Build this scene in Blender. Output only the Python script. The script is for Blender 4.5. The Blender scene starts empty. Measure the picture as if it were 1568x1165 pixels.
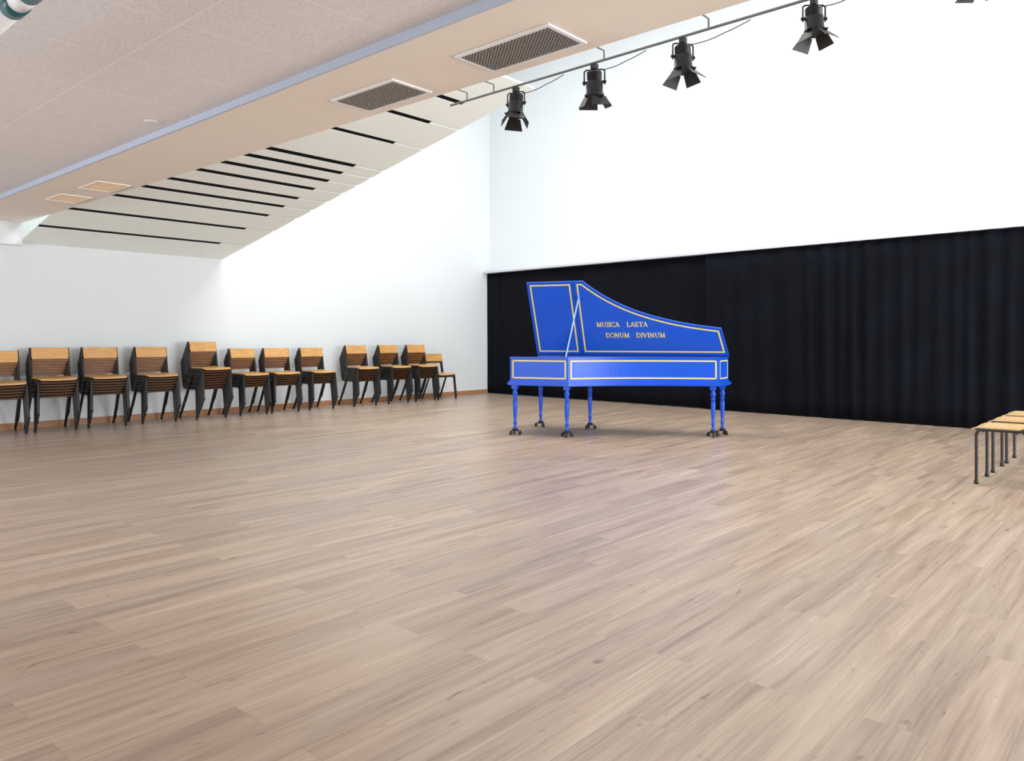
import bpy, math, random, bmesh
from mathutils import Vector, Matrix
random.seed(7)
scene = bpy.context.scene
scene.view_settings.view_transform = 'Standard'
scene.view_settings.look = 'None'
scene.view_settings.exposure = 0.15
COL = scene.collection

# ------------------------------------------------------------ materials
def new_mat(name, color, rough=0.5, metal=0.0, spec=0.5, noise=0.0, nscale=20.0, bump=0.0, nmap=(1,1,1)):
    m = bpy.data.materials.new(name); m.use_nodes = True
    nt = m.node_tree; b = nt.nodes['Principled BSDF']
    b.inputs['Roughness'].default_value = rough
    b.inputs['Metallic'].default_value = metal
    b.inputs['Specular IOR Level'].default_value = spec
    tc = nt.nodes.new('ShaderNodeTexCoord'); mp = nt.nodes.new('ShaderNodeMapping')
    mp.inputs['Scale'].default_value = nmap
    nt.links.new(tc.outputs['Object'], mp.inputs['Vector'])
    n = nt.nodes.new('ShaderNodeTexNoise'); n.inputs['Scale'].default_value = nscale
    n.inputs['Detail'].default_value = 4
    nt.links.new(mp.outputs[0], n.inputs['Vector'])
    r = nt.nodes.new('ShaderNodeValToRGB')
    r.color_ramp.elements[0].position = 0.3; r.color_ramp.elements[1].position = 0.7
    c = Vector(color)
    r.color_ramp.elements[0].color = (*(c*(1-noise)), 1)
    r.color_ramp.elements[1].color = (*[min(1, x*(1+noise)) for x in c], 1)
    nt.links.new(n.outputs['Fac'], r.inputs['Fac'])
    nt.links.new(r.outputs['Color'], b.inputs['Base Color'])
    if bump:
        bp = nt.nodes.new('ShaderNodeBump'); bp.inputs['Strength'].default_value = bump
        bp.inputs['Distance'].default_value = 0.01
        nt.links.new(n.outputs['Fac'], bp.inputs['Height'])
        nt.links.new(bp.outputs[0], b.inputs['Normal'])
    return m

M_wall = new_mat('white_plaster', (0.77,0.805,0.825), 0.8, noise=0.006, nscale=1.5, spec=0.2)
M_soffit = new_mat('soffit_bounce_tint', (0.88,0.82,0.755), 0.7, noise=0.01, nscale=4, spec=0.2)  # peach tint carries the warm bounce off the floor
M_slat = new_mat('slat_paint', (0.93,0.99,0.96), 0.6, noise=0.01, nscale=4, spec=0.3)
M_dark = new_mat('dark_void', (0.006,0.006,0.007), 0.9, spec=0.1)
M_daylit = new_mat('daylit_step_blue', (0.50,0.58,0.72), 0.5, noise=0.02)  # daylight on the soffit's step face is put into this pale blue
M_base = new_mat('oak_baseboard', (0.42,0.20,0.09), 0.5, noise=0.2, nscale=8, nmap=(1,10,10))
M_blue = new_mat('blue_lacquer', (0.004,0.082,0.60), 0.36, noise=0.05, nscale=3, spec=0.4)
M_stick = new_mat('pale_blue_lacquer', (0.20,0.36,0.80), 0.35)
M_gold = new_mat('gold_line', (0.80,0.65,0.18), 0.5, noise=0.03)
M_blk = new_mat('black_metal', (0.009,0.009,0.011), 0.45, metal=0.2, noise=0.1)
M_rubber = new_mat('black_rubber', (0.01,0.01,0.01), 0.6)
M_frame = new_mat('dark_brown_tube', (0.010,0.007,0.006), 0.38, noise=0.2, nscale=6)
M_ply_shade = new_mat('varnished_plywood_shaded', (0.22,0.088,0.026), 0.36, noise=0.25, nscale=5, nmap=(1,9,9))  # darker copy for the lower chairs; shade inside the stack is in the colour
M_ply_lit = new_mat('varnished_plywood_lit', (0.66,0.36,0.12), 0.36, noise=0.18, nscale=5, nmap=(1,9,9))  # lit copy of the same plywood, for the top chair's seat and back
M_plyedge = new_mat('plywood_edge', (0.055,0.025,0.011), 0.5, noise=0.2)
M_ply2 = new_mat('light_plywood', (0.72,0.46,0.21), 0.4, noise=0.12, nscale=5, nmap=(1,9,9))
M_grey = new_mat('galvanised_steel', (0.15,0.16,0.155), 0.45, metal=0.3, noise=0.05)
M_rail = new_mat('aluminium_rail', (0.60,0.62,0.67), 0.45)
M_white = new_mat('white_enamel', (0.85,0.87,0.9), 0.4)
M_teal = new_mat('dark_teal_plastic', (0.01,0.10,0.12), 0.3)
M_lattice = new_mat('grille_lattice', (0.30,0.28,0.26), 0.5)
M_louver = new_mat('wooden_louver', (0.80,0.62,0.44), 0.5, noise=0.1)
M_soundb = new_mat('spruce_soundboard', (0.65,0.48,0.28), 0.5, noise=0.1, nscale=4, nmap=(1,20,1))
M_ivory = new_mat('bone_keys', (0.8,0.76,0.65), 0.35)
M_glass = new_mat('lens_glass', (0.05,0.06,0.08), 0.1)

def floor_mat():
    m = bpy.data.materials.new('oak_laminate'); m.use_nodes = True
    nt = m.node_tree; N = nt.nodes; L = nt.links; b = N['Principled BSDF']
    tc = N.new('ShaderNodeTexCoord')
    br = N.new('ShaderNodeTexBrick')
    br.offset = 0.37; br.offset_frequency = 2
    br.inputs['Color1'].default_value = (0,0,0,1); br.inputs['Color2'].default_value = (1,1,1,1)
    br.inputs['Mortar'].default_value = (0.5,0.5,0.5,1)
    br.inputs['Scale'].default_value = 1; br.inputs['Mortar Size'].default_value = 0.0005
    br.inputs['Brick Width'].default_value = 1.25; br.inputs['Row Height'].default_value = 0.19
    L.new(tc.outputs['Object'], br.inputs['Vector'])
    vm = N.new('ShaderNodeVectorMath'); vm.operation = 'MULTIPLY_ADD'
    L.new(br.outputs['Color'], vm.inputs[0]); vm.inputs[1].default_value = (3.0,1.3,0.5)
    L.new(tc.outputs['Object'], vm.inputs[2])
    def noise(sc, scale, detail, rough=0.6, dist=0.0):
        mp = N.new('ShaderNodeMapping'); mp.inputs['Scale'].default_value = sc
        L.new(vm.outputs[0], mp.inputs['Vector'])
        n = N.new('ShaderNodeTexNoise'); n.inputs['Scale'].default_value = scale
        n.inputs['Detail'].default_value = detail; n.inputs['Roughness'].default_value = rough
        n.inputs['Distortion'].default_value = dist
        L.new(mp.outputs[0], n.inputs['Vector']); return n
    n1 = noise((0.6,9,1), 1.4, 4, 0.55, 0.4)
    n2 = noise((1.6,50,1), 1.6, 5, 0.7, 0.3)
    n3 = noise((4.5,13,1), 1.6, 2, 0.5, 0.6)
    r1 = N.new('ShaderNodeValToRGB')
    e = r1.color_ramp.elements
    e[0].position = 0.29; e[0].color = (0.235,0.156,0.110,1)
    e[1].position = 0.71; e[1].color = (0.61,0.482,0.378,1)
    k = e.new(0.5); k.color = (0.435,0.322,0.240,1)
    mixf = N.new('ShaderNodeMath'); mixf.operation = 'MULTIPLY_ADD'
    L.new(n2.outputs['Fac'], mixf.inputs[0]); mixf.inputs[1].default_value = 0.42
    mm = N.new('ShaderNodeMath'); mm.operation = 'MULTIPLY'
    L.new(n1.outputs['Fac'], mm.inputs[0]); mm.inputs[1].default_value = 0.58
    L.new(mm.outputs[0], mixf.inputs[2]); L.new(mixf.outputs[0], r1.inputs['Fac'])
    mt = N.new('ShaderNodeMix'); mt.data_type = 'RGBA'; mt.blend_type = 'MULTIPLY'
    mt.inputs['Factor'].default_value = 1.0
    rp = N.new('ShaderNodeValToRGB')
    rp.color_ramp.elements[0].color = (0.90,0.90,0.92,1); rp.color_ramp.elements[1].color = (1.06,1.04,1.01,1)
    L.new(br.outputs['Color'], rp.inputs['Fac'])
    L.new(r1.outputs['Color'], mt.inputs[6]); L.new(rp.outputs['Color'], mt.inputs[7])
    rk = N.new('ShaderNodeValToRGB')
    rk.color_ramp.elements[0].position = 0.68; rk.color_ramp.elements[0].color = (1,1,1,1)
    rk.color_ramp.elements[1].position = 0.78; rk.color_ramp.elements[1].color = (0.55,0.50,0.48,1)
    L.new(n3.outputs['Fac'], rk.inputs['Fac'])
    mk = N.new('ShaderNodeMix'); mk.data_type = 'RGBA'; mk.blend_type = 'MULTIPLY'; mk.inputs['Factor'].default_value = 1
    L.new(mt.outputs[2], mk.inputs[6]); L.new(rk.outputs['Color'], mk.inputs[7])
    ms = N.new('ShaderNodeMix'); ms.data_type = 'RGBA'
    L.new(br.outputs['Fac'], ms.inputs['Factor'])
    L.new(mk.outputs[2], ms.inputs[6]); ms.inputs[7].default_value = (0.28,0.20,0.145,1)
    L.new(ms.outputs[2], b.inputs['Base Color'])
    b.inputs['Roughness'].default_value = 0.34
    b.inputs['Specular IOR Level'].default_value = 0.55
    bp = N.new('ShaderNodeBump'); bp.inputs['Strength'].default_value = 0.05; bp.inputs['Distance'].default_value = 0.004
    L.new(n2.outputs['Fac'], bp.inputs['Height']); L.new(bp.outputs[0], b.inputs['Normal'])
    return m
M_floor = floor_mat()

def tile_mat():
    m = bpy.data.materials.new('acoustic_tile'); m.use_nodes = True
    nt = m.node_tree; N = nt.nodes; L = nt.links; b = N['Principled BSDF']
    tc = N.new('ShaderNodeTexCoord'); mp = N.new('ShaderNodeMapping')
    mp.inputs['Location'].default_value = (-1.75, -3.71, 0)
    L.new(tc.outputs['Object'], mp.inputs['Vector'])
    br = N.new('ShaderNodeTexBrick'); br.offset = 0.0
    br.inputs['Scale'].default_value = 1; br.inputs['Brick Width'].default_value = 1.38
    br.inputs['Row Height'].default_value = 0.69; br.inputs['Mortar Size'].default_value = 0.004
    L.new(mp.outputs[0], br.inputs['Vector'])
    n = N.new('ShaderNodeTexNoise'); n.inputs['Scale'].default_value = 90; n.inputs['Detail'].default_value = 3
    L.new(tc.outputs['Object'], n.inputs['Vector'])
    r = N.new('ShaderNodeValToRGB')
    r.color_ramp.elements[0].position = 0.35; r.color_ramp.elements[0].color = (0.72,0.71,0.74,1)
    r.color_ramp.elements[1].position = 0.55; r.color_ramp.elements[1].color = (0.84,0.84,0.88,1)
    L.new(n.outputs['Fac'], r.inputs['Fac'])
    mx = N.new('ShaderNodeMix'); mx.data_type = 'RGBA'
    L.new(br.outputs['Fac'], mx.inputs['Factor']); L.new(r.outputs['Color'], mx.inputs[6])
    mx.inputs[7].default_value = (0.93,0.92,0.95,1)
    L.new(mx.outputs[2], b.inputs['Base Color'])
    b.inputs['Roughness'].default_value = 0.9
    bp = N.new('ShaderNodeBump'); bp.inputs['Strength'].default_value = 0.3; bp.inputs['Distance'].default_value = 0.005
    L.new(n.outputs['Fac'], bp.inputs['Height']); L.new(bp.outputs[0], b.inputs['Normal'])
    return m
M_tile = tile_mat()
M_curtain = new_mat('navy_curtain_cloth', (0.0028,0.0036,0.0068), 0.85, noise=0.3, nscale=2.0, spec=0.12)

# ------------------------------------------------------------ mesh builder
class MB:
    def __init__(s): s.v=[]; s.f=[]; s.m=[]; s.sm=[]; s.mats=[]
    def mi(s, mat):
        if mat not in s.mats: s.mats.append(mat)
        return s.mats.index(mat)
    def add(s, vs, fs, mat, smooth=False, M=None):
        o = len(s.v); k = s.mi(mat)
        for p in vs:
            p = Vector(p)
            if M is not None: p = M @ p
            s.v.append(p)
        for f in fs:
            s.f.append([i+o for i in f]); s.m.append(k); s.sm.append(smooth)
    def box(s, lo, hi, mat, M=None):
        x0,y0,z0 = lo; x1,y1,z1 = hi
        vs = [(x0,y0,z0),(x1,y0,z0),(x1,y1,z0),(x0,y1,z0),(x0,y0,z1),(x1,y0,z1),(x1,y1,z1),(x0,y1,z1)]
        fs = [(0,3,2,1),(4,5,6,7),(0,1,5,4),(1,2,6,5),(2,3,7,6),(3,0,4,7)]
        s.add(vs, fs, mat, False, M)
    def prism(s, pts, z0, z1, mat, fn=None, M=None):
        n = len(pts); fn = fn or (lambda a,b,c:(a,b,c))
        vs = [fn(a,b,z0) for a,b in pts]+[fn(a,b,z1) for a,b in pts]
        fs = [tuple(range(n))[::-1], tuple(range(n,2*n))]+[(i,(i+1)%n,n+(i+1)%n,n+i) for i in range(n)]
        s.add(vs, fs, mat, False, M)
    def ring(s, outer, inner, z0, z1, mat, fn=None, M=None, close=True):
        n = len(outer); fn = fn or (lambda a,b,c:(a,b,c))
        vs = [fn(a,b,z0) for a,b in outer]+[fn(a,b,z1) for a,b in outer]+[fn(a,b,z0) for a,b in inner]+[fn(a,b,z1) for a,b in inner]
        fs=[]
        for i in range(n if close else n-1):
            j=(i+1)%n
            fs += [(i,j,n+j,n+i),(2*n+i,3*n+i,3*n+j,2*n+j),(n+i,n+j,3*n+j,3*n+i),(i,2*n+i,2*n+j,j)]
        if not close:
            fs += [(0,n,3*n,2*n),(n-1,3*n-1,4*n-1,2*n-1)]
        s.add(vs, fs, mat, False, M)
    def tube(s, pts, r, mat, n=8, M=None, cap=True):
        pts = [Vector(p) for p in pts]; vs=[]; fs=[]
        prev=None
        for i,p in enumerate(pts):
            if i==0: d=pts[1]-p
            elif i==len(pts)-1: d=p-pts[i-1]
            else: d=(pts[i+1]-p).normalized()+(p-pts[i-1]).normalized()
            d.normalize()
            if prev is None:
                a = Vector((0,0,1)) if abs(d.z)<0.9 else Vector((1,0,0))
                x = d.cross(a).normalized()
            else:
                x = (prev - d*prev.dot(d)).normalized()
            prev = x; y = d.cross(x)
            for k in range(n):
                t = 2*math.pi*k/n
                vs.append(p + x*math.cos(t)*r + y*math.sin(t)*r)
        for i in range(len(pts)-1):
            for k in range(n):
                k2=(k+1)%n
                fs.append((i*n+k,i*n+k2,(i+1)*n+k2,(i+1)*n+k))
        s.add(vs, fs, mat, True, M)
        if cap:
            m=len(pts)-1
            s.add(vs[:n], [tuple(range(n))[::-1]], mat, False, M)
            s.add(vs[m*n:], [tuple(range(n))], mat, False, M)
    def lathe(s, prof, mat, n=16, M=None, smooth=True):
        vs=[];fs=[]
        for r,z in prof:
            for k in range(n):
                t=2*math.pi*k/n; vs.append((r*math.cos(t), r*math.sin(t), z))
        m=len(prof)
        for i in range(m-1):
            for k in range(n):
                k2=(k+1)%n; fs.append((i*n+k,i*n+k2,(i+1)*n+k2,(i+1)*n+k))
        fs.append(tuple(range(n))[::-1]); fs.append(tuple(range((m-1)*n,m*n)))
        s.add(vs, fs, mat, smooth, M)
    def obj(s, name, parent=None, recalc=True):
        me = bpy.data.meshes.new(name)
        me.from_pydata([tuple(v) for v in s.v], [], s.f)
        for m in s.mats: me.materials.append(m)
        for p,k,sm in zip(me.polygons, s.m, s.sm):
            p.material_index=k; p.use_smooth=sm
        if recalc:
            bm=bmesh.new(); bm.from_mesh(me); bmesh.ops.recalc_face_normals(bm, faces=bm.faces); bm.to_mesh(me); bm.free()
        me.update()
        o = bpy.data.objects.new(name, me); COL.objects.link(o)
        if parent: o.parent = parent
        return o

def boxobj(name, lo, hi, mat, parent=None):
    b=MB(); b.box(lo,hi,mat); return b.obj(name,parent)

def offset_poly(pts, d):
    """positive d = inward"""
    n=len(pts); A=sum(pts[i][0]*pts[(i+1)%n][1]-pts[(i+1)%n][0]*pts[i][1] for i in range(n))
    sgn = 1 if A>0 else -1
    out=[]
    for i in range(n):
        p0=Vector(pts[i-1]); p=Vector(pts[i]); p1=Vector(pts[(i+1)%n])
        e0=(p-p0).normalized(); e1=(p1-p).normalized()
        n0=Vector((-e0.y,e0.x))*sgn; n1=Vector((-e1.y,e1.x))*sgn
        b=(n0+n1); b.normalize()
        c=max(0.35,b.dot(n0))
        q=p+b*(d/c); out.append((q.x,q.y))
    return out

# ------------------------------------------------------------ room shell
YB = 11.4
def cwx(y): return 12.2 - 0.0595*(YB-y)      # inner face of the curtain wall
ZH = 7.3
boxobj('floor', (-6,-4,-0.1), (12.6,YB+0.2,0), M_floor)
boxobj('wall_back', (-6,YB,0), (12.6,YB+0.2,ZH), M_wall)
b=MB(); b.prism([(cwx(-4),-4),(cwx(-4)+0.25,-4),(cwx(YB)+0.25,YB),(cwx(YB),YB)], 0, ZH, M_wall); b.obj('wall_right')
boxobj('ceiling', (-6,-4,2.715), (2.55,YB,2.85), M_tile)
boxobj('ceiling_soffit', (2.55,-4,2.67), (3.25,YB,2.85), M_soffit)
boxobj('wall_upper', (3.12,-4,2.85), (3.25,YB,ZH), M_wall)
boxobj('ceiling_high', (3.12,-4,ZH), (12.6,YB+0.2,ZH+0.1), M_wall)
boxobj('trim_1', (2.535,-4,2.668), (2.552,YB,2.715), M_daylit)
boxobj('wall_beam', (-6,YB-0.12,2.38), (3.25,YB,2.67), M_wall)
boxobj('baseboard_back', (-6,YB-0.015,0), (12.1,YB,0.085), M_base)

# slatted sloping ceiling
def sz(y): return 2.42 + 0.205*(YB-y)
gaps=[10.66,9.95,9.35,8.97,8.64,8.28,7.98,7.70,7.45,6.72,6.13,5.63]
Y_END=5.02
b=MB()
def slab(x0,x1,y0,y1,dz0,dz1,mat):
    vs=[(x0,y0,sz(y0)+dz0),(x1,y0,sz(y0)+dz0),(x1,y1,sz(y1)+dz0),(x0,y1,sz(y1)+dz0),
        (x0,y0,sz(y0)+dz1),(x1,y0,sz(y0)+dz1),(x1,y1,sz(y1)+dz1),(x0,y1,sz(y1)+dz1)]
    b.add(vs,[(0,3,2,1),(4,5,6,7),(0,1,5,4),(1,2,6,5),(2,3,7,6),(3,0,4,7)],mat)
hi=YB
for g in gaps:
    GW = 0.044 if g>7.2 else 0.034
    slab(3.25,5.62,g+GW,hi,0,0.004,M_slat); slab(5.62,6.04,g+0.006,hi,0,0.004,M_slat); hi=g-GW
    slab(3.25,5.62,g-GW,g+GW,0.0035,0.010,M_dark)
slab(3.25,5.62,Y_END,hi,0,0.004,M_slat)
slab(5.62,6.04,Y_END,gaps[-1],0.0,0.004,M_slat)
slab(3.25,6.04,Y_END,YB,0.010,0.022,M_slat)
b.obj('ceiling_slats')

# ------------------------------------------------------------ curtains
def curtain(y0,y1,z0,z1,off,name,seed,amp_near):
    ny=int(abs(y1-y0)/0.010); nz=10
    vs=[];fs=[]
    ph=0
    for i in range(ny+1):
        t=i/ny; y=y0+(y1-y0)*t
        dens = 24+ 7*math.sin(y*1.3+seed)+ 5*math.sin(y*3.7)+3*math.sin(y*9.1)
        ph += dens*0.010
        env = (0.30+0.70*abs(math.sin(y*0.9+seed)))*amp_near(y)
        for j in range(nz+1):
            h=j/nz; z=z0+(z1-z0)*h
            a = env*(0.30+0.70*math.sin(math.pi*(0.12+0.8*h)))
            d = a*(math.sin(ph+0.5*math.sin(2.2*h+y)) +0.45*math.sin(ph*0.53+1.5*h+2*math.sin(y)) )
            vs.append((cwx(y)-off-d, y, z))
    for i in range(ny):
        for j in range(nz):
            a=i*(nz+1)+j; fs.append((a,a+1,a+nz+2,a+nz+1))
    b=MB(); b.add(vs,fs,M_curtain,True)
    o=b.obj(name); md=o.modifiers.new('thick','SOLIDIFY'); md.thickness=0.004
    return o
amp=lambda y: 0.026 + 0.034*max(0,min(1,(5-y)/5))
curtain(YB-0.02,5.90,0.012,2.575,0.09,'curtain',1,lambda y:0.014)
curtain(6.03,-3.5,0.012,2.577,0.165,'curtain',4,amp)
b=MB()
b.prism([(cwx(-3.6)-0.235,-3.6),(cwx(-3.6),-3.6),(cwx(YB)-0.005,YB-0.01),(cwx(YB)-0.225,YB-0.01)],2.578,2.615,M_rail)
b.obj('curtain_rail')

# ------------------------------------------------------------ vents
def vent(x0,x1,y0,y1,kind):
    b=MB(); z=2.67
    fw=0.022 if kind==0 else 0.016
    fm = M_white if kind==0 else M_soffit
    for lo,hi in (((x0,y0),(x1,y0+fw)),((x0,y1-fw),(x1,y1)),((x0,y0+fw),(x0+fw,y1-fw)),((x1-fw,y0+fw),(x1,y1-fw))):
        b.box((lo[0],lo[1],z-0.009),(hi[0],hi[1],z),fm)
    b.box((x0+fw,y0+fw,z-0.002),(x1-fw,y1-fw,z),M_dark if kind==0 else M_louver)
    if kind==0:
        n=26
        for i in range(1,n):
            y=y0+fw+(y1-y0-2*fw)*i/n
            b.box((x0+fw,y-0.0035,z-0.009),(x1-fw,y+0.0035,z-0.002),M_lattice)
        m=13
        for i in range(1,m):
            x=x0+fw+(x1-x0-2*fw)*i/m
            b.box((x-0.0035,y0+fw,z-0.009),(x+0.0035,y1-fw,z-0.002),M_lattice)
    else:
        for i in range(1,12):
            y=y0+fw+(y1-y0-2*fw)*i/12
            b.box((x0+fw,y-0.003,z-0.006),(x1-fw,y+0.003,z-0.002),M_louver)
        b.box((x1-0.004,y0,z-0.012),(x1+0.004,y1,z),M_lattice)
    b.obj('ceiling_vent_grille')
vent(2.85,3.16,2.28,2.92,0)
vent(2.86,3.17,3.44,4.04,0)
vent(2.86,3.17,7.75,8.25,1)
vent(2.86,3.17,8.72,9.20,1)
b=MB(); b.lathe([(0.055,0),(0.055,-0.004),(0.045,-0.007),(0.02,-0.008)],M_tile,24,Matrix.Translation((2.40,5.53,2.715))); b.obj('smoke_detector')

# ------------------------------------------------------------ tube lamp (upper left)
b=MB()
Mt=Matrix.Translation((1.0,0,2.52))@Matrix.Rotation(-math.pi/2,4,'X')
b.lathe([(0.03,1.2),(0.046,1.22),(0.046,3.40)],M_teal,20,Mt)
b.lathe([(0.043,3.40),(0.043,3.52)],M_white,20,Mt)
b.lathe([(0.048,3.52),(0.048,3.60)],M_teal,20,Mt)
b.lathe([(0.043,3.60),(0.043,4.9),(0.03,4.92)],M_white,20,Mt)
for y in (1.6,4.4): b.tube([(1.0,y,2.55),(1.0,y,2.715)],0.006,M_grey)
b.obj('ceiling_tube_lamp')

# ------------------------------------------------------------ lighting rail
RX=3.45
def RZf(y): return 2.675+0.006*(3.57-y)
b=MB()
b.tube([(RX,-2.5,RZf(-2.5)),(RX,3.57,RZf(3.57))],0.007,M_grey,10)
for y in (3.42,3.19,2.376,1.76,1.05,0.3,-0.6):
    b.tube([(RX,y,RZf(y)),(RX,y,RZf(y)+0.05),(3.25,y,RZf(y)+0.05)],0.005,M_grey,6)
b.obj('lighting_rail')

def spotlight(y, tilt, yaw, sc, cable_to):
    b=MB()
    T=Matrix.Translation((RX,y,RZf(y)-0.007))@Matrix.Scale(sc,4)
    b.box((-0.018,-0.014,-0.03),(0.018,0.014,0.0),M_blk,T)
    R=T@Matrix.Rotation(yaw,4,'Z')
    b.tube([(0,-0.056,-0.115),(0,-0.056,-0.04),(0,-0.045,-0.032),(0,0.045,-0.032),(0,0.056,-0.04),(0,0.056,-0.115)],0.0045,M_blk,6,R)
    H=R@Matrix.Translation((0,0,-0.10))@Matrix.Rotation(tilt,4,'Y')
    prof=[(0.022,0.062),(0.034,0.058)]
    for i in range(4):
        z=0.052-i*0.011
        prof += [(0.042,z),(0.042,z-0.004),(0.036,z-0.005),(0.036,z-0.010)]
    prof += [(0.046,0.004),(0.046,-0.060),(0.052,-0.062),(0.052,-0.072),(0.046,-0.073)]
    b.lathe(prof,M_blk,20,H)
    b.lathe([(0.04,-0.0735),(0.02,-0.0745),(0.005,-0.075)],M_glass,20,H)
    b.tube([(0,-0.065,0),(0,0.065,0)],0.008,M_blk,8,H)
    b.box((-0.050,-0.050,-0.078),(0.050,0.050,-0.0735),M_blk,H)
    for k,(ang,wt,wb,ln) in enumerate(((0.72,0.036,0.056,0.075),(0.5,0.036,0.046,0.065),(0.75,0.036,0.056,0.075),(0.55,0.036,0.046,0.065))):
        D=H@Matrix.Rotation(k*math.pi/2+0.5,4,'Z')@Matrix.Translation((0.046,0,-0.078))@Matrix.Rotation(-ang,4,'Y')
        vs=[(0,-wt,0),(0,wt,0),(0,wb,-ln),(0,-wb,-ln),(0.003,-wt,0),(0.003,wt,0),(0.003,wb,-ln),(0.003,-wb,-ln)]
        b.add(vs,[(0,1,2,3),(7,6,5,4),(0,4,5,1),(1,5,6,2),(2,6,7,3),(3,7,4,0)],M_blk,False,D)
    p0=H@Vector((0,0,0.06)); pts=[]
    for i in range(15):
        t=i/14; yy=p0.y+(cable_to-p0.y)*t
        pts.append((p0.x+(RX+0.012-p0.x)*t, yy, p0.z+(RZf(yy)-0.010-p0.z)*min(1,t*1.6) - 0.03*math.sin(math.pi*t)))
    b.tube(pts,0.0022,M_blk,6)
    b.obj('stage_spotlight')
spotlight(3.01,0.15,0.3,0.98,2.66); spotlight(2.44,-0.15,0.5,1.0,2.12); spotlight(1.90,0.1,0.9,0.96,1.55); spotlight(1.25,0.12,0.7,0.88,0.98); spotlight(0.60,-0.25,0.5,0.80,0.35)

# ------------------------------------------------------------ chairs
def ply(b, f, nu, nv, th, mat, edge, M, under=None):
    top=[];bot=[]
    for i in range(nu+1):
        for j in range(nv+1):
            p,n=f(i/nu,j/nv); p=Vector(p); n=Vector(n)
            top.append(p+n*th/2); bot.append(p-n*th/2)
    w=nv+1; F=[]
    for i in range(nu):
        for j in range(nv):
            a=i*w+j; F.append((a,a+w,a+w+1,a+1))
    b.add(top,F,mat,True,M); b.add(bot,[f_[::-1] for f_ in F],under or mat,True,M)
    loop=[i*w for i in range(nu+1)]+[nu*w+j for j in range(1,nv+1)]+[i*w+nv for i in range(nu-1,-1,-1)]+[j for j in range(nv-1,0,-1)]
    vs=[top[i] for i in loop]+[bot[i] for i in loop]; n=len(loop)
    b.add(vs,[(i,(i+1)%n,n+(i+1)%n,n+i) for i in range(n)],edge,False,M)

def chair(b, M, mat, edge, splay=1.0, seatm=None, r=0.0135):
    W=0.218
    for s in (-1,1):
        xf=W+0.012*splay; yf=-0.175-0.04*splay
        b.tube([(s*xf,yf,0.012),(s*W,-0.175,0.40),(s*W,-0.165,0.432),(s*W,-0.14,0.442),(s*W,0.12,0.442),
                (s*W,0.155,0.455),(s*W,0.172,0.49),(s*W,0.235,0.840)],r,M_frame,8,M)
        yr=0.17+0.08*splay
        b.tube([(s*W,0.03 if splay>0.5 else 0.14,0.436),(s*(W+0.002),0.055 if splay>0.5 else 0.165,0.425),(s*(W+0.014*splay),yr,0.012)],r,M_frame,8,M)
        b.lathe([(0.017,0),(0.017,0.03),(0.014,0.032)],M_rubber,8,M@Matrix.Translation((s*xf,yf-0.001,0)))
        b.lathe([(0.017,0),(0.017,0.03),(0.014,0.032)],M_rubber,8,M@Matrix.Translation((s*(W+0.014*splay),yr+0.003,0)))
    b.tube([(-W,-0.13,0.432),(W,-0.13,0.432)],0.011,M_frame,6,M)
    b.tube([(-W,0.10,0.432),(W,0.10,0.432)],0.011,M_frame,6,M)
    def seat(u,v):
        x=(u-0.5)*0.44; y=-0.215+v*0.40
        if v<0.12: x*= 1-0.10*(1-v/0.12)**2
        if v>0.9: x*= 1-0.10*((v-0.9)/0.1)**2
        z=0.459-0.006*math.cos((u-0.5)*math.pi) - (0.018*((0.15-v)/0.15)**2 if v<0.15 else 0)+0.01*max(0,v-0.8)/0.2
        return (x,y,z),(0,0,1)
    ply(b,seat,10,10,0.011,seatm or mat,edge if not (seatm and splay>0.5) else M_ply_lit,M,M_plyedge)
    def back(u,v):
        x=(u-0.5)*0.425; z=0.695+v*0.145
        if v<0.2: x*=1-0.04*(1-v/0.2)**2
        y=0.172+(z-0.49)*0.183-0.012+0.010*math.cos((u-0.5)*math.pi)-0.018
        return (x,y,z),(0,1,-0.15)
    ply(b,back,10,5,0.010,seatm or mat,edge,M)

def stack(x,y,n,rot,mat,edge,du=0.036,df=0.022,splay=1.0,r=0.0155):
    b=MB()
    for i in range(n):
        M=Matrix.Translation((x,y,0))@Matrix.Rotation(rot,4,'Z')@Matrix.Translation((random.uniform(-.004,.004) if i else 0,-df*i,du*i))@Matrix.Rotation(random.uniform(-.012,.012) if i else 0,4,'Z')
        chair(b,M,mat,edge,splay, M_ply_lit if (i==n-1 and n>1) else None, r)
    b.obj('stacked_chairs' if n>1 else 'chair')
XS=[2.93,3.50,4.12,4.80,5.55,6.23,6.81,7.48,8.39,9.13,9.80,10.36]
NS=[6,7,7,7,9,6,6,6,7,7,7,2]
for x,n in zip(XS,NS):
    stack(x,11.03,n,math.radians(random.uniform(-4,4)),M_ply_shade,M_plyedge)
for x in (7.35,8.05,8.72):
    stack(x,1.11,1,math.pi,M_ply2,M_ply2,splay=0.0,r=0.0125)

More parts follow.
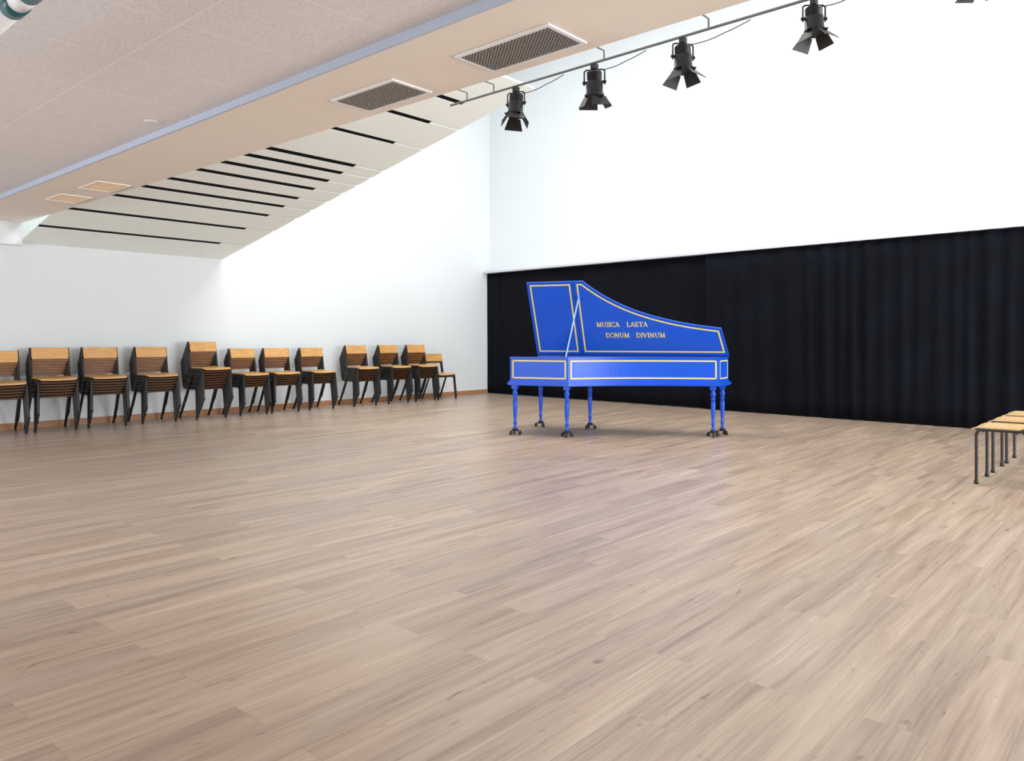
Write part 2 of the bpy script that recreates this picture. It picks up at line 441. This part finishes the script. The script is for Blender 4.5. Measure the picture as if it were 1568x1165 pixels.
# ------------------------------------------------------------ harpsichord
root=bpy.data.objects.new('harpsichord',None); COL.objects.link(root)
root.location=(7.96,6.48,0); root.rotation_euler=(0,0,math.atan2(-0.9384,0.3455))
def bez(p0,p1,p2,p3,n):
    out=[]
    for i in range(n+1):
        t=i/n; a=(1-t)**3; c=3*t*(1-t)**2; d=3*t*t*(1-t); e=t**3
        out.append((a*p0[0]+c*p1[0]+d*p2[0]+e*p3[0], a*p0[1]+c*p1[1]+d*p2[1]+e*p3[1]))
    return out
bent=bez((0.66,0.97),(1.00,0.66),(1.45,0.42),(2.33,0.31),28)
outline=[(-0.08,-0.05),(-0.08,0.97)]+bent+[(2.40,-0.05)]
L=lambda u,v,z:(u,-v,z)
ZT=0.95
inner=offset_poly(outline,0.02)
b=MB()
o2=outline[1:]+outline[:1]; i2=inner[1:]+inner[:1]
b.ring(o2,i2,0.655,ZT,M_blue,L,close=False)
b.ring([outline[0],outline[1]],[inner[0],inner[1]],0.655,0.75,M_blue,L,close=False)
b.prism(offset_poly(outline,0.005),0.66,0.70,M_blue,L)
b.prism(offset_poly(outline,-0.012),0.640,0.662,M_blue,L)
b.prism(offset_poly(outline,-0.028),0.618,0.642,M_blue,L)
b.prism(offset_poly(outline,-0.016),0.606,0.620,M_blue,L)
oo=offset_poly(outline,-0.006)
b.ring(oo[1:]+oo[:1],i2,ZT-0.008,ZT+0.004,M_blue,L,close=False)
b.obj('case',root)
b=MB()
sb=[p for p in offset_poly(outline,0.021)]
sb=[(0.15,sb[0][1]),(0.15,sb[1][1])]+sb[2:]
b.prism(sb,0.86,0.87,M_soundb,L)
b.box((0.13,-0.949,0.70),(0.15,0.029,0.925),M_blue)
b.box((0.50,-0.949,0.90),(0.54,0.029,0.925),M_blue)
for i in range(40):
    v=0.02+i*0.0225
    ue=2.3
    for (pu,pv) in bent:
        if pv<=v+0.03: ue=pu-0.08; break
    if v>0.9: ue=0.6
    b.tube([(0.3,-v,0.885),(ue,-v,0.885)],0.0008,M_gold,4,cap=False)
b.obj('soundboard_and_strings',root)
b=MB()
for k,(ua,zb) in enumerate(((-0.055,0.765),(0.03,0.80))):
    for i in range(36):
        v=0.06+i*0.0235
        b.box((ua,-v-0.0225,zb-0.015),(0.13,-v,zb),M_ivory)
    for i in range(35):
        if i%7 in (2,6): continue
        v=0.06+(i+1)*0.0235
        b.box((ua+0.045,-v-0.006,zb),(0.13,-v+0.006,zb+0.01),M_blk)
b.box((-0.06,-0.95,0.70),(0.13,0.03,0.748),M_blue)
b.obj('keyboards',root)

# lid
TH=math.radians(65); ct,st=math.cos(TH),math.sin(TH)
ZL=ZT+0.012
def LID(u,v,n):
    vv=v+0.055
    return (u, -(-0.055+vv*ct-n*st), ZL+vv*st+n*ct)
flap=[(-0.085,-0.05),(-0.085,0.98),(0.535,0.98),(0.535,-0.05)]
lb=bez((0.665,0.98),(1.00,0.67),(1.45,0.43),(2.335,0.32),28)
main=[(0.543,-0.05),(0.543,0.98)]+lb+[(2.41,-0.05)]
b=MB()
b.prism(flap,0,0.014,M_blue,LID); b.prism(main,0,0.014,M_blue,LID)
b.ring(flap,offset_poly(flap,0.014),-0.006,0.0,M_blue,LID); b.ring(main,offset_poly(main,0.014),-0.006,0.0,M_blue,LID)
b.obj('lid',root)
b=MB()
for poly in (flap,main):
    b.ring(offset_poly(poly,0.038),offset_poly(poly,0.056),-0.0025,-0.0005,M_gold,LID)
def side_frame(poly,z0,z1,m,w,off=0.0018):
    P=[Vector(p) for p in poly]
    seg=[0]
    for i in range(1,len(P)): seg.append(seg[-1]+(P[i]-P[i-1]).length)
    T=seg[-1]
    def at(s):
        s=max(0,min(T,s))
        for i in range(1,len(P)):
            if s<=seg[i]+1e-9:
                t=(s-seg[i-1])/(seg[i]-seg[i-1]); d=(P[i]-P[i-1]).normalized()
                q=P[i-1].lerp(P[i],t); nn=Vector((-d.y,d.x))
                if nn.dot(q-Vector((0.9,0.2)))<0: nn=-nn
                return q,nn
        return P[-1],Vector((0,1))
    def strip(s0,s1,za,zb,n):
        vs=[];fs=[]
        for i in range(n+1):
            q,nn=at(s0+(s1-s0)*i/n)
            for z in (za,zb):
                for o in (0.0004,off):
                    r=q+nn*o; vs.append(L(r.x,r.y,z))
        for i in range(n):
            a=i*4; c=a+4
            fs += [(a+1,c+1,c+3,a+3),(a,a+2,c+2,c),(a,c,c+1,a+1),(a+2,a+3,c+3,c+2)]
        fs += [(0,1,3,2),(n*4,n*4+2,n*4+3,n*4+1)]
        b.add(vs,fs,M_gold)
    strip(m,T-m,z1-m-w,z1-m,32); strip(m,T-m,z0+m,z0+m+w,32)
    strip(m,m+w,z0+m,z1-m,2); strip(T-m-w,T-m,z0+m,z1-m,2)
side_frame([(-0.08,0.97),(0.66,0.97)],0.662,ZT-0.008,0.028,0.017)
side_frame(bent,0.662,ZT-0.008,0.028,0.017)
side_frame([(2.33,0.31),(2.40,-0.05)],0.662,ZT-0.008,0.028,0.015)
b.obj('gold_lines',root)
b=MB()
b.tube([L(0.62,0.945,ZT),LID(0.60,0.78,-0.008)],0.010,M_stick,10)
b.tube([L(0.30,-0.03,ZT-0.02),LID(0.42,0.30,-0.008)],0.004,M_blk,6)
b.obj('lid_stick',root)

# inscription in roman capitals (built stroke by stroke)
TK,TN=0.19,0.10
def arc(cx,cy,rx,ry,a0,a1,n=12):
    return [(cx+rx*math.cos(math.radians(a0+(a1-a0)*i/n)),cy+ry*math.sin(math.radians(a0+(a1-a0)*i/n))) for i in range(n+1)]
def S(x,y,h=0.17): return ([(x-h,y),(x+h,y)],TN)
G={
 'I':(0.42,[([(.21,0),(.21,1)],TK),S(.21,.04),S(.21,.96)]),
 'L':(0.78,[([(.22,0),(.22,1)],TK),S(.22,.96),([(.05,.04),(.70,.04)],TN),([(.70,0),(.70,.26)],TN)]),
 'E':(0.80,[([(.22,0),(.22,1)],TK),([(.05,.04),(.70,.04)],TN),([(.70,0),(.70,.26)],TN),([(.05,.96),(.66,.96)],TN),([(.66,1),(.66,.76)],TN),([(.22,.51),(.52,.51)],TN),([(.52,.40),(.52,.62)],TN)]),
 'T':(0.84,[([(.42,0),(.42,1)],TK),S(.42,.04),([(.06,.96),(.78,.96)],TN),([(.08,1),(.08,.76)],TN),([(.76,1),(.76,.76)],TN)]),
 'D':(0.98,[([(.22,0),(.22,1)],TK),([(.05,.04),(.45,.04)],TN),([(.05,.96),(.45,.96)],TN),(arc(.42,.5,.42,.46,90,-90),0.14)]),
 'O':(1.00,[(arc(.5,.5,.40,.46,0,360,24),0.14)]),
 'C':(0.90,[(arc(.5,.5,.40,.46,45,315,20),0.14),([(.80,.68),(.80,1)],TN),([(.80,.02),(.80,.30)],TN)]),
 'S':(0.68,[([(.58,.80),(.46,.94),(.30,.96),(.16,.86),(.14,.70),(.26,.57),(.44,.46),(.56,.32),(.54,.14),(.38,.04),(.22,.06),(.10,.20)],0.14),([(.60,.70),(.60,1)],TN),([(.08,0),(.08,.30)],TN)]),
 'A':(0.94,[([(.12,0),(.46,1)],TN),([(.46,1),(.80,0)],TK),([(.22,.34),(.68,.34)],TN),S(.13,.04,.12),S(.80,.04,.14)]),
 'V':(0.94,[([(.12,1),(.46,0)],TK),([(.46,0),(.80,1)],TN),S(.13,.96,.14),S(.80,.96,.12)]),
 'U':(0.98,[([(.22,1),(.22,.36)],TK),(arc(.50,.36,.28,.32,180,360),0.12),([(.78,.36),(.78,1)],TN),S(.22,.96),S(.78,.96,.13)]),
 'N':(1.00,[([(.18,0),(.18,1)],TN),([(.16,1),(.80,0)],TK),([(.80,0),(.80,1)],TN),S(.17,.04,.13),S(.14,.96,.12),S(.80,.96,.13)]),
 'M':(1.16,[([(.18,0),(.20,1)],TN),([(.20,1),(.56,.05)],TK),([(.56,.05),(.92,1)],TN),([(.94,0),(.92,1)],TK),S(.18,.04,.13),S(.95,.04,.16),S(.15,.96,.12),S(.97,.96,.12)]),
}
def inscribe(b,s,u0,v0,h,width):
    tot=sum(G[c][0] for c in s); k=width/tot; x=u0
    for c in s:
        for pts,w in G[c][1]:
            for i in range(len(pts)-1):
                p=Vector((pts[i][0]*k,pts[i][1]*h)); q=Vector((pts[i+1][0]*k,pts[i+1][1]*h))
                d=(q-p).normalized(); nn=Vector((-d.y,d.x))*w*h/2; e=d*(0.0 if len(pts)==2 else w*h*0.2)
                quad=[p-e-nn,q+e-nn,q+e+nn,p-e+nn]
                b.prism([(x+a.x,v0+a.y) for a in quad],-0.0022,-0.0004,M_gold,LID)
        x+=G[c][0]*k
b=MB()
inscribe(b,'MUSICA',0.78,0.345,0.066,0.30); inscribe(b,'LAETA',1.17,0.345,0.066,0.27)
inscribe(b,'DONUM',0.885,0.195,0.066,0.31); inscribe(b,'DIVINUM',1.28,0.195,0.066,0.37)
b.obj('inscription',root)
# legs
b=MB()
prof=[(0.028,0.56),(0.019,0.553),(0.028,0.535),(0.032,0.505),(0.026,0.475),(0.019,0.465),(0.029,0.455),(0.029,0.445),(0.022,0.44),
      (0.029,0.39),(0.027,0.32),(0.021,0.22),(0.016,0.165),(0.024,0.155),(0.024,0.140),(0.015,0.132),(0.017,0.11),(0.022,0.09),(0.021,0.068)]
legs=[(-0.035,0.92),(0.63,0.925),(-0.02,0.0),(0.66,0.0),(2.255,0.265),(2.335,0.0)]
for u,v in legs:
    T=Matrix.Translation(L(u,v,0))
    b.box((-0.034,-0.034,0.56),(0.034,0.034,0.607),M_blue,T)
    b.lathe(prof,M_blue,20,T)
b.obj('legs',root)
b=MB()
for q,(u,v) in enumerate(legs):
    T=Matrix.Translation(L(u,v,0))@Matrix.Rotation(q*0.7,4,'Z')
    b.lathe([(0.034,0.045),(0.038,0.05),(0.038,0.070),(0.028,0.074)],M_blk,16,T)
    for k in range(3):
        A=T@Matrix.Rotation(k*2*math.pi/3,4,'Z')
        b.box((0.02,-0.012,0.042),(0.070,0.012,0.052),M_blk,A)
        b.lathe([(0.012,-0.011),(0.021,-0.009),(0.021,0.009),(0.012,0.011)],M_rubber,14,A@Matrix.Translation((0.064,0,0.021))@Matrix.Rotation(math.pi/2,4,'X'))
b.obj('casters',root)

# ------------------------------------------------------------ lights
def area(name,loc,rot,sx,sy,e,col):
    l=bpy.data.lights.new(name,'AREA'); l.shape='RECTANGLE'; l.size=sx; l.size_y=sy; l.energy=e; l.color=col
    o=bpy.data.objects.new(name,l); COL.objects.link(o); o.location=loc; o.rotation_euler=rot
    return o
R=math.radians
area('hall_fill',(7.4,6.0,7.2),(0,0,0),4,7,390,(1.0,0.99,0.97))  # unseen area light added overhead to brighten the hall
area('room_light',(-0.5,7.0,2.66),(0,0,0),2.0,4,40,(1.0,0.97,0.94))
area('fill_right',(7.6,-3.7,1.4),(R(102),0,0),7,2.4,740,(0.96,0.985,1.0))  # added fill, no window here; tilted up to brighten the slats' underside
area('fill_left',(-5.6,6.0,1.4),(R(98),0,R(-90)),8,2.2,330,(0.94,0.97,1.0))  # unseen fill added to lift the low ceiling; no window built
w=bpy.data.worlds.new('world'); scene.world=w; w.use_nodes=True
bg=w.node_tree.nodes['Background']; bg.inputs['Color'].default_value=(0.95,0.97,1.0,1); bg.inputs['Strength'].default_value=0.42

# ------------------------------------------------------------ camera
cam=bpy.data.cameras.new('camera'); co=bpy.data.objects.new('camera',cam); COL.objects.link(co)
cam.sensor_width=36; cam.lens=36*1175/1568; cam.shift_y=-63.5/1568
co.location=(0,0,1.17); co.rotation_euler=(math.radians(90),0,math.radians(-48.6))
cam.clip_start=0.05
scene.camera=co
